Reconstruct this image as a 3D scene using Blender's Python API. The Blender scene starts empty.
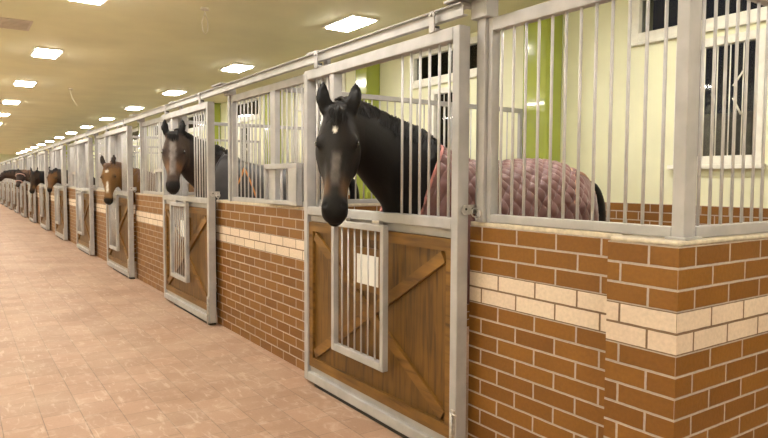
import bpy, bmesh, math, random
from mathutils import Vector, Matrix
import mathutils.noise as mnoise
random.seed(7)
PI = math.pi
scene = bpy.context.scene
COL = scene.collection
V = Vector
PITCH_Y = 3.64          # stall spacing along the aisle
NST = 12                # number of stalls

# ------------------------------------------------------------------ materials
def new_mat(name):
    m = bpy.data.materials.new(name); m.use_nodes = True
    nt = m.node_tree; nt.nodes.clear()
    out = nt.nodes.new('ShaderNodeOutputMaterial'); b = nt.nodes.new('ShaderNodeBsdfPrincipled')
    nt.links.new(b.outputs[0], out.inputs[0])
    return m, nt, b

def node(nt, typ, **kw):
    n = nt.nodes.new(typ)
    for k, v in kw.items():
        if k.startswith('i_'):
            n.inputs[k[2:].replace('_', ' ')].default_value = v
        else: setattr(n, k, v)
    return n

def mixc(nt, fac, a, b, mode='MIX'):
    n = nt.nodes.new('ShaderNodeMix'); n.data_type = 'RGBA'; n.blend_type = mode
    for idx, val in ((0, fac), (6, a), (7, b)):
        if isinstance(val, (int, float)): n.inputs[idx].default_value = val
        elif isinstance(val, tuple): n.inputs[idx].default_value = (*val[:3], 1)
        else: nt.links.new(val, n.inputs[idx])
    return n.outputs[2]

def math_n(nt, op, a, b=None, c=None):
    n = nt.nodes.new('ShaderNodeMath'); n.operation = op
    for i, v in enumerate((a, b, c)):
        if v is None: continue
        if isinstance(v, (int, float)): n.inputs[i].default_value = v
        else: nt.links.new(v, n.inputs[i])
    return n.outputs[0]

def ramp(nt, fac, stops):
    r = nt.nodes.new('ShaderNodeValToRGB')
    while len(r.color_ramp.elements) < len(stops): r.color_ramp.elements.new(0.5)
    for e, (p, c) in zip(r.color_ramp.elements, stops):
        e.position = p; e.color = (*c, 1) if isinstance(c, tuple) else (c, c, c, 1)
    nt.links.new(fac, r.inputs[0]); return r.outputs[0]

def bump(nt, b, h, strength=.3, dist=.01):
    n = nt.nodes.new('ShaderNodeBump'); n.inputs['Strength'].default_value = strength; n.inputs['Distance'].default_value = dist
    nt.links.new(h, n.inputs['Height']); nt.links.new(n.outputs[0], b.inputs['Normal'])

def simple(name, col, rough=.5, metal=0., nscale=0, namt=.15, bmp=0, spec=.5, coat=0):
    m, nt, b = new_mat(name)
    b.inputs['Roughness'].default_value = rough; b.inputs['Metallic'].default_value = metal
    b.inputs['Specular IOR Level'].default_value = spec
    b.inputs['Coat Weight'].default_value = coat
    b.inputs['Base Color'].default_value = (*col, 1)
    if nscale:
        tc = node(nt, 'ShaderNodeTexCoord'); n = node(nt, 'ShaderNodeTexNoise', i_Scale=nscale, i_Detail=5.)
        nt.links.new(tc.outputs['Object'], n.inputs['Vector'])
        lo = tuple(c*(1-namt) for c in col); hi = tuple(min(1, c*(1+namt)) for c in col)
        nt.links.new(ramp(nt, n.outputs[0], [(.3, lo), (.7, hi)]), b.inputs['Base Color'])
        if bmp: bump(nt, b, n.outputs[0], bmp, .004)
    return m

BW, BH = .2456, .081
TOPZ = 1.294
def brick_mat(name, c1, c2, cream1, cream2, mortar, mortar2):
    m, nt, b = new_mat(name)
    uv = node(nt, 'ShaderNodeUVMap', uv_map='UVMap')
    sep = node(nt, 'ShaderNodeSeparateXYZ'); nt.links.new(uv.outputs[0], sep.inputs[0])
    def bt(ca, cb, mortar):
        t = node(nt, 'ShaderNodeTexBrick', offset=.5, offset_frequency=2, squash=1., squash_frequency=2)
        for k, v in (('Color1', (*ca, 1)), ('Color2', (*cb, 1)), ('Mortar', (*mortar, 1)), ('Scale', 1.), ('Mortar Size', .0055),
                     ('Mortar Smooth', .25), ('Bias', -.1), ('Brick Width', BW), ('Row Height', BH)): t.inputs[k].default_value = v
        # shaky edges
        nz = node(nt, 'ShaderNodeTexNoise', i_Scale=28., i_Detail=2.); nt.links.new(uv.outputs[0], nz.inputs['Vector'])
        vm = node(nt, 'ShaderNodeVectorMath', operation='MULTIPLY_ADD')
        nt.links.new(nz.outputs['Color'], vm.inputs[0]); vm.inputs[1].default_value = (.003, .003, 0); 
        ad = node(nt, 'ShaderNodeVectorMath', operation='ADD'); nt.links.new(uv.outputs[0], ad.inputs[0]); ad.inputs[1].default_value = (-.0015, -.0015, 0)
        nt.links.new(ad.outputs[0], vm.inputs[2]); nt.links.new(vm.outputs[0], t.inputs['Vector'])
        return t
    t1, t2 = bt(c1, c2, mortar), bt(cream1, cream2, mortar2)
    z = sep.outputs['Y']
    lo = 11*BH; hi = 13*BH
    band = math_n(nt, 'MULTIPLY', math_n(nt, 'GREATER_THAN', z, lo), math_n(nt, 'LESS_THAN', z, hi))
    n = node(nt, 'ShaderNodeTexNoise', i_Scale=60., i_Detail=6.); nt.links.new(uv.outputs[0], n.inputs['Vector'])
    n2 = node(nt, 'ShaderNodeTexNoise', i_Scale=3., i_Detail=3.); nt.links.new(uv.outputs[0], n2.inputs['Vector'])
    c = mixc(nt, band, t1.outputs['Color'], t2.outputs['Color'])
    c = mixc(nt, .55, c, ramp(nt, n.outputs[0], [(.3, .72), (.7, 1.)]), 'MULTIPLY')
    c = mixc(nt, .5, c, ramp(nt, n2.outputs[0], [(.3, .8), (.7, 1.)]), 'MULTIPLY')
    nt.links.new(c, b.inputs['Base Color'])
    inv = math_n(nt, 'SUBTRACT', 1., t1.outputs['Fac'])
    h = math_n(nt, 'ADD', inv, math_n(nt, 'MULTIPLY', n.outputs[0], .25))
    bump(nt, b, h, .7, .006)
    b.inputs['Roughness'].default_value = .5
    r = math_n(nt, 'MULTIPLY_ADD', t1.outputs['Fac'], .3, .5); nt.links.new(r, b.inputs['Roughness'])
    return m

M = {}
M['brick'] = brick_mat('brown brick', (.27, .112, .014), (.20, .076, .008), (.84, .69, .55), (.78, .62, .49), (.50, .42, .375), (.24, .15, .09))
M['metal'] = simple('painted galvanised steel', (.41, .395, .395), .38, 0., 7, .14, .05)
M['bar'] = simple('steel bars', (.54, .52, .52), .35, 0., 20, .08)
M['dark'] = simple('dark rubber', (.02, .018, .016), .6)
M['zinc'] = simple('zinc hardware', (.55, .52, .5), .35, .7, 40, .25)
M['cap'] = simple('cement sill', (.60, .52, .40), .75, 0, 30, .18, .2)
M['paint'] = simple('pale yellow green wall paint', (.81, .81, .58), .6, 0, 2.5, .05, .05)
M['ceil'] = simple('cream ceiling paint', (.84, .82, .58), .75, 0, 1.2, .06, .06)
M['green'] = simple('glossy lime paint', (.35, .41, .065), .16, 0, 4, .06, .02, coat=.5)
M['white'] = simple('white window frame', (.80, .78, .70), .4, 0, 12, .08)
M['paper'] = simple('white card', (.85, .83, .78), .6)
M['grey'] = simple('grey outside render', (.22, .2, .18), .8, 0, 6, .3)
M['ventm'] = simple('vent enamel', (.66, .58, .50), .5, 0, 10, .08)
M['wire'] = simple('white cable', (.75, .7, .6), .5)

m, nt, b = new_mat('window glass')
g = node(nt, 'ShaderNodeBsdfGlass', i_Roughness=.0, i_IOR=1.45); g.inputs['Color'].default_value = (.9, .92, .9, 1)
tr = node(nt, 'ShaderNodeBsdfTransparent'); tr.inputs[0].default_value = (.75, .76, .74, 1)
gl = node(nt, 'ShaderNodeBsdfGlossy', i_Roughness=.03)
fr = node(nt, 'ShaderNodeFresnel', i_IOR=1.45)
mx = node(nt, 'ShaderNodeMixShader'); nt.links.new(fr.outputs[0], mx.inputs[0]); nt.links.new(tr.outputs[0], mx.inputs[1]); nt.links.new(gl.outputs[0], mx.inputs[2])
nt.links.new(mx.outputs[0], [n for n in nt.nodes if n.type == 'OUTPUT_MATERIAL'][0].inputs[0])
M['glass'] = m

def lamp_mat(strength):
    m, nt, b = new_mat('lit diffuser')
    b.inputs['Base Color'].default_value = (.9, .88, .8, 1)
    b.inputs['Emission Color'].default_value = (1., .945, .865, 1)
    b.inputs['Emission Strength'].default_value = strength
    return m
M['lamp'] = lamp_mat(48.)

# wood
def wood_mat(name, ca, cb, axis):
    m, nt, b = new_mat(name)
    uv = node(nt, 'ShaderNodeUVMap', uv_map='UVMap')
    mp = node(nt, 'ShaderNodeMapping'); mp.inputs['Scale'].default_value = (16, 1.5, 1) if axis == 'z' else (1.5, 16, 1)
    nt.links.new(uv.outputs[0], mp.inputs['Vector'])
    n = node(nt, 'ShaderNodeTexNoise', i_Scale=1.6, i_Detail=7., i_Distortion=.6); nt.links.new(mp.outputs[0], n.inputs['Vector'])
    w = node(nt, 'ShaderNodeTexNoise', i_Scale=3.2, i_Detail=3.); nt.links.new(uv.outputs[0], w.inputs['Vector'])
    c = ramp(nt, n.outputs[0], [(.28, cb), (.5, ca), (.75, tuple(min(1, x*1.25) for x in ca))])
    c = mixc(nt, .8, c, ramp(nt, w.outputs[0], [(.3, .55), (.65, 1.)]), 'MULTIPLY')
    h = n.outputs[0]
    if axis == 'z':
        sep = node(nt, 'ShaderNodeSeparateXYZ'); nt.links.new(uv.outputs[0], sep.inputs[0])
        fr = math_n(nt, 'FRACT', math_n(nt, 'DIVIDE', sep.outputs['X'], .115))
        gap = math_n(nt, 'LESS_THAN', fr, .045)
        c = mixc(nt, math_n(nt, 'MULTIPLY', gap, .35), c, (.035, .02, .008))
    nt.links.new(c, b.inputs['Base Color']); bump(nt, b, h, .25, .004)
    b.inputs['Roughness'].default_value = .48
    return m
M['wood'] = wood_mat('varnished planks', (.165, .077, .011), (.07, .028, .004), 'z')
M['brace'] = wood_mat('varnished batten', (.22, .105, .018), (.105, .044, .006), 'y')

# floor pavers
m, nt, b = new_mat('clay pavers')
uv = node(nt, 'ShaderNodeUVMap', uv_map='UVMap')
t = node(nt, 'ShaderNodeTexBrick', offset=.5, offset_frequency=2)
for k, v in (('Color1', (.43, .265, .18, 1)), ('Color2', (.355, .215, .145, 1)), ('Mortar', (.22, .145, .10, 1)), ('Scale', 1.), ('Mortar Size', .0035),
             ('Mortar Smooth', .5), ('Bias', 0.), ('Brick Width', .245), ('Row Height', .2225)): t.inputs[k].default_value = v
nt.links.new(uv.outputs[0], t.inputs['Vector'])
n1 = node(nt, 'ShaderNodeTexNoise', i_Scale=1.1, i_Detail=5., i_Roughness=.6); nt.links.new(uv.outputs[0], n1.inputs['Vector'])
n2 = node(nt, 'ShaderNodeTexNoise', i_Scale=9., i_Detail=8., i_Roughness=.7, i_Distortion=.8); nt.links.new(uv.outputs[0], n2.inputs['Vector'])
n3 = node(nt, 'ShaderNodeTexNoise', i_Scale=70., i_Detail=4.); nt.links.new(uv.outputs[0], n3.inputs['Vector'])
mp = node(nt, 'ShaderNodeMapping'); mp.inputs['Scale'].default_value = (3, 14, 1); mp.inputs['Rotation'].default_value = (0, 0, .5); nt.links.new(uv.outputs[0], mp.inputs['Vector'])
n4 = node(nt, 'ShaderNodeTexNoise', i_Scale=1.4, i_Detail=6., i_Distortion=1.5); nt.links.new(mp.outputs[0], n4.inputs['Vector'])
c = t.outputs['Color']
c = mixc(nt, ramp(nt, n1.outputs[0], [(.42, 0.), (.68, .45)]), c, (.53, .39, .285))
c = mixc(nt, ramp(nt, n2.outputs[0], [(.52, 0.), (.72, .5)]), c, (.64, .49, .38))
c = mixc(nt, ramp(nt, n4.outputs[0], [(.59, 0.), (.68, .4)]), c, (.66, .51, .40))
c = mixc(nt, ramp(nt, n1.outputs[0], [(.26, .45), (.42, 0.)]), c, (.29, .175, .11))
c = mixc(nt, .5, c, ramp(nt, n3.outputs[0], [(.3, .8), (.7, 1.)]), 'MULTIPLY')
nt.links.new(c, b.inputs['Base Color'])
hh = math_n(nt, 'ADD', math_n(nt, 'MULTIPLY', t.outputs['Fac'], -1.), math_n(nt, 'MULTIPLY', n2.outputs[0], .7))
bump(nt, b, hh, .35, .006)
b.inputs['Roughness'].default_value = .62
M['floor'] = m

def coat_mat(name, rough=.58):
    m, nt, b = new_mat(name)
    a = node(nt, 'ShaderNodeVertexColor', layer_name='Coat')
    tc = node(nt, 'ShaderNodeTexCoord'); n = node(nt, 'ShaderNodeTexNoise', i_Scale=90., i_Detail=4.); nt.links.new(tc.outputs['Object'], n.inputs['Vector'])
    nt.links.new(mixc(nt, .6, a.outputs[0], ramp(nt, n.outputs[0], [(.3, .7), (.7, 1.)]), 'MULTIPLY'), b.inputs['Base Color'])
    bump(nt, b, n.outputs[0], .3, .003)
    b.inputs['Roughness'].default_value = rough; b.inputs['Specular IOR Level'].default_value = .15
    return m
M['coat'] = coat_mat('horse coat')
M['hairblack'] = simple('black hair', (.007, .0055, .005), .5, 0, 60, .4, 0, spec=.25)
M['hairbrown'] = simple('brown hair', (.10, .045, .018), .5, 0, 60, .4, 0)
M['eye'] = simple('dark eye', (.006, .004, .003), .06, coat=1.)
def rug_mat(name, col, hi):
    m, nt, b = new_mat(name)
    uv = node(nt, 'ShaderNodeUVMap', uv_map='UVMap')
    n = node(nt, 'ShaderNodeTexNoise', i_Scale=9., i_Detail=6.); nt.links.new(uv.outputs[0], n.inputs['Vector'])
    n2 = node(nt, 'ShaderNodeTexNoise', i_Scale=160., i_Detail=2.); nt.links.new(uv.outputs[0], n2.inputs['Vector'])
    c = ramp(nt, n.outputs[0], [(.3, col), (.75, hi)])
    nt.links.new(c, b.inputs['Base Color'])
    bump(nt, b, n2.outputs[0], .25, .002)
    b.inputs['Roughness'].default_value = .55; b.inputs['Sheen Weight'].default_value = .3; b.inputs['Sheen Roughness'].default_value = .4
    return m
M['rug'] = rug_mat('mauve quilted cloth', (.14, .058, .055), (.235, .115, .11))
M['rugdark'] = rug_mat('charcoal rug cloth', (.028, .025, .027), (.05, .046, .05))
M['trimtan'] = simple('tan piping', (.55, .33, .22), .6)
M['trimorange'] = simple('orange binding', (.62, .25, .06), .6)
M['trimpink'] = simple('pink binding', (.50, .20, .18), .6)
M['halter'] = simple('pale halter webbing', (.5, .3, .26), .6)

# ------------------------------------------------------------------ mesh builder
class MB:
    def __init__(s): s.bm = bmesh.new(); s.uv = s.bm.loops.layers.uv.new('UVMap')
    def faceuv(s, faces, off=(0, 0)):
        for f in faces:
            f.normal_update(); n = f.normal
            ax = max(range(3), key=lambda i: abs(n[i]))
            for l in f.loops:
                c = l.vert.co
                if ax == 0: l[s.uv].uv = (c.y-off[0], c.z-off[1])
                elif ax == 1: l[s.uv].uv = (c.x-off[0], c.z-off[1])
                else: l[s.uv].uv = (c.y-off[0], c.x-off[1])
    def box(s, x0, x1, y0, y1, z0, z1, bev=0., off=(0, 0)):
        bm = s.bm
        x0, x1 = sorted((x0, x1)); y0, y1 = sorted((y0, y1)); z0, z1 = sorted((z0, z1))
        vs = [bm.verts.new((x, y, z)) for x in (x0, x1) for y in (y0, y1) for z in (z0, z1)]
        fs = [bm.faces.new([vs[i] for i in q]) for q in ((0, 1, 3, 2), (4, 6, 7, 5), (0, 4, 5, 1), (2, 3, 7, 6), (0, 2, 6, 4), (1, 5, 7, 3))]
        if bev:
            es = list({e for f in fs for e in f.edges})
            r = bmesh.ops.bevel(bm, geom=es, offset=bev, segments=2, affect='EDGES', profile=.5)
            fs = [f for f in bm.faces if all(v in set(r['verts']) or v.is_valid for v in f.verts) and f in set(r['faces'])] + [f for f in fs if f.is_valid]
        s.faceuv([f for f in fs if f.is_valid], off)
        return s
    def tube(s, pts, r, n=8, cap=True):
        bm = s.bm; pts = [V(p) for p in pts]; rings = []
        rr = r if isinstance(r, (list, tuple)) else [r]*len(pts)
        up = V((0, 0, 1))
        for i, p in enumerate(pts):
            t = (pts[min(i+1, len(pts)-1)]-pts[max(i-1, 0)]).normalized()
            a = t.cross(up if abs(t.dot(up)) < .95 else V((1, 0, 0))).normalized(); b2 = t.cross(a)
            rings.append([bm.verts.new(p+(a*math.cos(2*PI*k/n)+b2*math.sin(2*PI*k/n))*rr[i]) for k in range(n)])
        fs = []
        for i in range(len(rings)-1):
            for k in range(n):
                fs.append(bm.faces.new((rings[i][k], rings[i][(k+1) % n], rings[i+1][(k+1) % n], rings[i+1][k])))
        for f in fs: f.smooth = True
        if cap:
            fs.append(bm.faces.new(rings[0][::-1])); fs.append(bm.faces.new(rings[-1]))
        s.faceuv(fs); return s
    def prism(s, poly, x0, x1):
        """polygon in (y,z) extruded along x"""
        bm = s.bm
        a = [bm.verts.new((x0, y, z)) for y, z in poly]; c = [bm.verts.new((x1, y, z)) for y, z in poly]
        n = len(poly); fs = [bm.faces.new(a), bm.faces.new(c[::-1])]
        for i in range(n): fs.append(bm.faces.new((a[i], c[i], c[(i+1) % n], a[(i+1) % n])))
        bmesh.ops.recalc_face_normals(bm, faces=fs); s.faceuv(fs); return s
    def build(s, name, mat, parent=None):
        bmesh.ops.recalc_face_normals(s.bm, faces=s.bm.faces[:])
        me = bpy.data.meshes.new(name); s.bm.to_mesh(me); s.bm.free()
        me.materials.append(mat)
        o = bpy.data.objects.new(name, me); COL.objects.link(o)
        if parent: o.parent = parent
        return o

def tag(o, label, cat, group=None):
    o['label'] = label; o['category'] = cat
    if group: o['group'] = group
    return o
def empty(name, loc=(0, 0, 0)):
    o = bpy.data.objects.new(name, None); o.location = loc; o.empty_display_size = .1; COL.objects.link(o); return o
def struct(o): o['kind'] = 'structure'; return o
CH = {}
def copy_tree(o, parent=None):
    c = o.copy(); COL.objects.link(c)
    if parent: c.parent = parent
    for ch in [x for x in ALLKIDS.get(o.name, [])]: copy_tree(bpy.data.objects[ch], c)
    return c
ALLKIDS = {}
def index_kids():
    ALLKIDS.clear()
    for o in bpy.data.objects:
        if o.parent: ALLKIDS.setdefault(o.parent.name, []).append(o.name)

ORDL = ['nearest', 'second', 'third', 'fourth', 'fifth', 'sixth', 'seventh', 'eighth', 'ninth', 'tenth', 'eleventh', 'twelfth', 'thirteenth', 'farthest']
ORD = ['nearest', 'second', 'third', 'fourth', 'fifth', 'sixth', 'seventh', 'eighth', 'ninth', 'tenth', 'eleventh', 'farthest']

# ------------------------------------------------------------------ the setting
H = 3.4; XB = 3.2; XL = -4.4; YN = -3.0; YF = 58.0
mb = MB(); mb.box(XL, XB, YN, YF, -.1, 0, off=(4.63, -1.4065+.2225*6)); struct(mb.build('floor', M['floor']))
mb = MB(); mb.box(XL-.2, XB+.2, YN-.2, YF+.2, H, H+.15); struct(mb.build('ceiling', M['ceil']))
mb = MB(); mb.box(XL-.2, XL, YN, YF, 0, H); struct(mb.build('wall_left', M['paint']))
mb = MB(); mb.box(XL, XB, YF, YF+.2, 0, H); struct(mb.build('wall_far', M['paint']))
mb = MB(); mb.box(XL, XB, YN-.2, YN, 0, H); struct(mb.build('wall_near', M['paint']))
# back wall with window holes: built of piers, sills and lintels so that the openings are real
LW = (-.79, .04, 1.70, 2.80)     # lower window y0,y1 (relative to window origin 3.36), z0,z1
WY = [3.36+3.58*k for k in range(-1, 12)]
def win_rects(y):
    return (y-.80, y-.07, 1.70, 2.755), (y-1.28, y+.40, 2.88, 3.32)
mb = MB()
T = .3
prev = YN
for y in WY:
    (a0, a1, za, zb), (c0, c1, zc, zd) = win_rects(y)
    mb.box(XB, XB+T, prev, c0, 0, H)
    mb.box(XB, XB+T, c0, a0, 0, zc); mb.box(XB, XB+T, a1, c1, 0, zc)
    mb.box(XB, XB+T, a0, a1, 0, za); mb.box(XB, XB+T, a0, a1, zb, zc)
    mb.box(XB, XB+T, c0, c1, zd, H)
    prev = c1
mb.box(XB, XB+T, prev, YF, 0, H)
struct(mb.build('wall_right', M['paint']))
# brick dado along the back wall
mb = MB(); mb.box(XB-.035, XB, YN, YF, 0, 1.318, off=(.08, .024)); struct(mb.build('trim_1', M['brick']))

def frame_ring(mb, x0, x1, y0, y1, z0, z1, w, bev=.006):
    mb.box(x0, x1, y0, y0+w, z0, z1, bev); mb.box(x0, x1, y1-w, y1, z0, z1, bev)
    mb.box(x0, x1, y0+w, y1-w, z0, z0+w, bev); mb.box(x0, x1, y0+w, y1-w, z1-w, z1, bev)
wn = 0
def make_window(y, rect, lower):
    global wn
    wn += 1
    y0, y1, z0, z1 = rect
    w = struct(empty('window_%d' % wn, (0, 0, 0)))
    mb = MB(); frame_ring(mb, XB-.03, XB+.06, y0-.02, y1+.02, z0-.02, z1+.02, .085 if not lower else .075)
    if lower: mb.box(XB-.07, XB, y0-.05, y1+.05, z0-.06, z0-.02, .006)
    else: mb.box(XB-.05, XB, y0-.04, y1+.04, z0-.05, z0-.02, .005)
    mb.build('window_frame', M['white'], w)
    mb = MB(); mb.box(XB+.02, XB+.026, y0+.05, y1-.05, z0+.05, z1-.05); mb.build('window_pane', M['glass'], w)
    if lower:
        for k in range(4):
            yy = y0+.16+k*.11
            mb = MB(); mb.tube([(XB-.0, yy, z0+.04), (XB-.0, yy, z1-.04)], .006, 6); mb.build('window_rod', M['white'], w)
        yy = y0+.16; mb = MB()
        mb.tube([(XB-.02, yy-.01, z1-.30), (XB-.05, yy+.055, z1-.42)], .009, 6)
        mb.tube([(XB-.05, yy+.055, z1-.52), (XB-.02, yy+.0, z1-.66)], .009, 6); mb.build('stay_arm', M['white'], w)
    return w
for i, y in enumerate(WY):
    if i > 8: break
    a, c = win_rects(y)
    make_window(y, a, True); make_window(y, c, False)
mb = MB(); mb.box(6.0, 6.2, -4, 48, 0, 2.42)
o = tag(mb.build('yard_wall', M['grey']), 'grey rendered wall seen dimly outside through the dark stable windows', 'wall')
mb = MB(); mb.box(XB+.3, 9, -5, 48, -.15, -.05); struct(mb.build('ground', M['grey']))
yl = bpy.data.lights.new('yard_fill_light', 'POINT'); yl.energy = 22; yl.color = (1, .9, .75); yl.shadow_soft_size = .1  # added light with no visible source, lifts the grey wall behind the windows
ylo = bpy.data.objects.new('yard_fill_light', yl); ylo.location = (5.2, 5.2, 2.6); COL.objects.link(ylo); tag(ylo, 'added unseen fill light outside that brightens the grey wall', 'lamp')

# ------------------------------------------------------------------ ceiling lights
def make_light():
    r = empty('ceiling_light')
    mb = MB(); frame_ring(mb, 0, 0, 0, 0, 0, 0, 0, 0) if False else None
    for (a, b_, c, d) in ((-.19, -.16, -.35, .35), (.16, .19, -.35, .35), (-.16, .16, -.35, -.32), (-.16, .16, .32, .35)):
        mb.box(a, b_, c, d, -.02, 0, .004)
    mb.build('light_frame', M['white'], r)
    mb = MB(); mb.box(-.15, .15, -.31, .31, -.035, -.004, .008); mb.build('light_diffuser', M['lamp'], r)
    return r
light0 = make_light(); index_kids()
first = True
yR = [-0.9+3.66*k for k in range(16)]; yL = [-.3+3.64*k for k in range(16)]
def ord_light(i, n): return ORD[min(i, 11)]
ir = il = 0
for i, y in enumerate(yR):
    o = light0 if first else copy_tree(light0); first = False
    o.location = (1.66, y+.1, H)
    where = ('behind the viewpoint' if i < 2 else '')
    if i < 2: tag(o, 'lit rectangular ceiling light over the stalls, out of view overhead, number %s' % ('one' if i == 0 else 'two'), 'ceiling light', 'ceiling lights over the stalls')
    else: tag(o, 'lit rectangular ceiling light over the stalls, %s visible one in the right row' % ORDL[i-2], 'ceiling light', 'ceiling lights over the stalls')
for i, y in enumerate(yL):
    o = copy_tree(light0); o.location = (-1.11, y, H)
    if i < 2: tag(o, 'lit rectangular ceiling light above the aisle, %s overhead' % ('behind the viewpoint' if i == 0 else 'just out of view'), 'ceiling light', 'ceiling lights over the aisle')
    else: tag(o, 'lit rectangular ceiling light above the aisle, %s visible one in the left row' % ORDL[i-2], 'ceiling light', 'ceiling lights over the aisle')
# third row of lights, added out of view to brighten the aisle and stall fronts
for i, y in enumerate(yL):
    o = copy_tree(light0); o.location = (-3.4, y, H)
    tag(o, 'added fill light on the ceiling above the left side of the aisle, outside the view', 'ceiling light', 'added fill lights over the aisle, outer row')

# vent on ceiling
r = empty('ceiling_vent', (-1.63, 8.92, H))
mb = MB(); mb.box(-.17, .17, -.28, .28, -.012, 0, .003); mb.build('vent_frame', M['ventm'], r)
for k in range(7):
    mb = MB(); mb.box(-.14, .14, -.24+k*.075, -.215+k*.075, -.02, -.012, .002); mb.build('vent_slat', M['ventm'], r)
tag(r, 'flat pale brown rectangular vent set in the ceiling at upper left', 'vent')
# loose cables
def cable(loc, pts, label):
    r = empty('hanging_cable', loc)
    mb = MB(); mb.tube(pts, .004, 6); mb.build('cable', M['wire'], r)
    mb = MB(); mb.tube([(0, 0, 0), (0, 0, -.02)], .045, 12); mb.build('ceiling_rose', M['wire'], r)
    tag(r, label, 'cable')
cable((.03, 6.89, H), [(0, 0, 0), (-.015, -.03, -.06), (-.035, 0, -.16), (-.025, 0, -.25), (.0, 0, -.29), (.03, 0, -.24), (.03, 0, -.14), (.005, .02, -.04)], 'thin white cable loop hanging from the ceiling at upper middle left')
cable((-.25, 14.6, H), [(0, 0, 0), (.0, 0, -.10), (.04, 0, -.22), (.12, 0, -.34)], 'short bent wire hanging from the ceiling, farther down the aisle')

# ------------------------------------------------------------------ stall fronts
def brick_box(mb, x0, x1, y0, y1, z0, z1, uy, ux):
    """uv origin for x-facing faces = uy, for y-facing faces = ux"""
    bm = mb.bm
    n0 = len(bm.faces)
    mb.box(x0, x1, y0, y1, z0, z1)
    bm.faces.ensure_lookup_table()
    for f in bm.faces[n0:]:
        f.normal_update(); n = f.normal
        for l in f.loops:
            c = l.vert.co
            if abs(n.x) > .7: l[mb.uv].uv = (c.y-uy+BW*40, c.z+.002)
            elif abs(n.y) > .7: l[mb.uv].uv = (c.x-ux+BW*40, c.z+.002)
            else: l[mb.uv].uv = (c.y, c.x)
# near wall section with pillar
r = empty('brick_wall', (0, 0, 0))
mb = MB(); brick_box(mb, 0, .12, 1.41, 2.52, 0, TOPZ, 2.428, .0247); mb.build('masonry', M['brick'], r)
mb = MB(); brick_box(mb, -.09, .25, 1.29, 1.593, 0, TOPZ, 1.41, .0247); mb.build('pillar', M['brick'], r)
mb = MB(); brick_box(mb, .25, XB-.04, 1.29, 1.41, 0, TOPZ, 1.41, .0247); mb.build('side_masonry', M['brick'], r)
mb = MB(); mb.box(.0, .12, 1.59, 2.52, TOPZ, TOPZ+.022, .004); mb.box(-.085, XB-.04, 1.295, 1.588, TOPZ, TOPZ+.018, .006); mb.build('sill', M['cap'], r)
tag(r, 'brown brick stall wall with corner pillar and cream band, in right foreground', 'wall', 'brick stall front walls')

WS0, WS1 = 4.0, 6.5
wall0 = empty('brick_wall', (0, 0, 0))
mb = MB(); brick_box(mb, 0, .12, WS0, WS1, 0, TOPZ, 5.966, 0); mb.build('masonry', M['brick'], wall0)
mb = MB(); mb.box(0, .12, WS0, WS1, TOPZ, TOPZ+.022, .004); mb.build('sill', M['cap'], wall0)

def make_post(y0, y1, z0, z1, bracket):
    r = empty('steel_post', (0, 0, 0))
    mb = MB()
    w = (y1-y0)
    mb.box(-.02, .07, y0+w*.28, y1-w*.28, z0, z1, .004)
    mb.build('post_core', M['metal'], r)
    mb = MB(); mb.box(0.0, .055, y0, y0+w*.27, z0, z1, .003); mb.build('near_flange', M['metal'], r)
    mb = MB(); mb.box(0.0, .055, y1-w*.27, y1, z0, z1, .003); mb.build('far_flange', M['metal'], r)
    if bracket:
        mb = MB(); mb.box(-.045, .04, y0, y1, z1, z1+.095, .004); mb.build('bracket_box', M['metal'], r)
        mb = MB(); mb.box(-.13, .06, y0-.04, y1+.12, z1+.095, z1+.108, .003); mb.build('bracket_plate', M['metal'], r)
    return r
POSTZ = TOPZ+.022
postA = make_post(2.37, 2.485, POSTZ, 2.36, True)
postB = make_post(4.04, 4.16, POSTZ, 2.30, False)
postM = empty('steel_post', (0, 0, 0))
mb = MB(); mb.box(-.005, .045, 5.0, 5.10, 1.36, 2.29, .004); mb.build('post_tube', M['metal'], postM)
mb = MB(); mb.box(-.008, .05, 4.99, 5.11, 1.36, 1.37, .002); mb.build('foot_plate', M['metal'], postM)

def grille(y0, y1, ys, rb=.0072, zt=2.292, name='bar_grille'):
    r = empty(name, (0, 0, 0))
    mb = MB(); mb.box(0, .05, y0, y1, zt, zt+.065, .004); mb.build('top_rail', M['metal'], r)
    mb = MB(); mb.box(0, .045, y0, y1, POSTZ+.002, 1.36, .004); mb.build('bottom_rail', M['metal'], r)
    for y in ys:
        mb = MB(); mb.tube([(.022, y, 1.35), (.022, y, zt+.01)], rb, 8); mb.build('bar', M['bar'], r)
    return r
# nearest grille (front of first stall)
g = grille(1.378, 2.37, [2.322-.0806*k for k in range(12)])
tag(g, 'white barred steel grille on the brick wall nearest the viewer', 'grille', 'barred grilles above the brick walls')
# corner post
r = empty('corner_post', (0, 0, 0))
mb = MB(); mb.box(0, .065, 1.327, 1.378, TOPZ+.018, 3.0, .004); mb.build('post_tube', M['metal'], r)
mb = MB(); mb.box(.064, .09, 1.332, 1.37, TOPZ+.018, 2.36, .003); mb.build('side_flange', M['metal'], r)
mb = MB(); mb.box(-.015, .10, 1.31, 1.395, TOPZ+.018, TOPZ+.028, .002); mb.build('foot_plate', M['metal'], r)
tag(r, 'thick pale steel corner post standing on the brick pillar', 'post')
# side grille
r = empty('bar_grille', (0, 0, 0))
mb = MB(); mb.box(.09, XB-.04, 1.327, 1.372, 2.292, 2.357, .004); mb.build('top_rail', M['metal'], r)
mb = MB(); mb.box(.09, XB-.04, 1.327, 1.372, TOPZ+.02, 1.36, .004); mb.build('bottom_rail', M['metal'], r)
for k in range(36):
    mb = MB(); x = .135+k*.084; mb.tube([(x, 1.35, 1.35), (x, 1.35, 2.3)], .0068, 8); mb.build('bar', M['bar'], r)
tag(r, 'barred steel grille running right from the corner post, above the side wall', 'grille')

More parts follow.
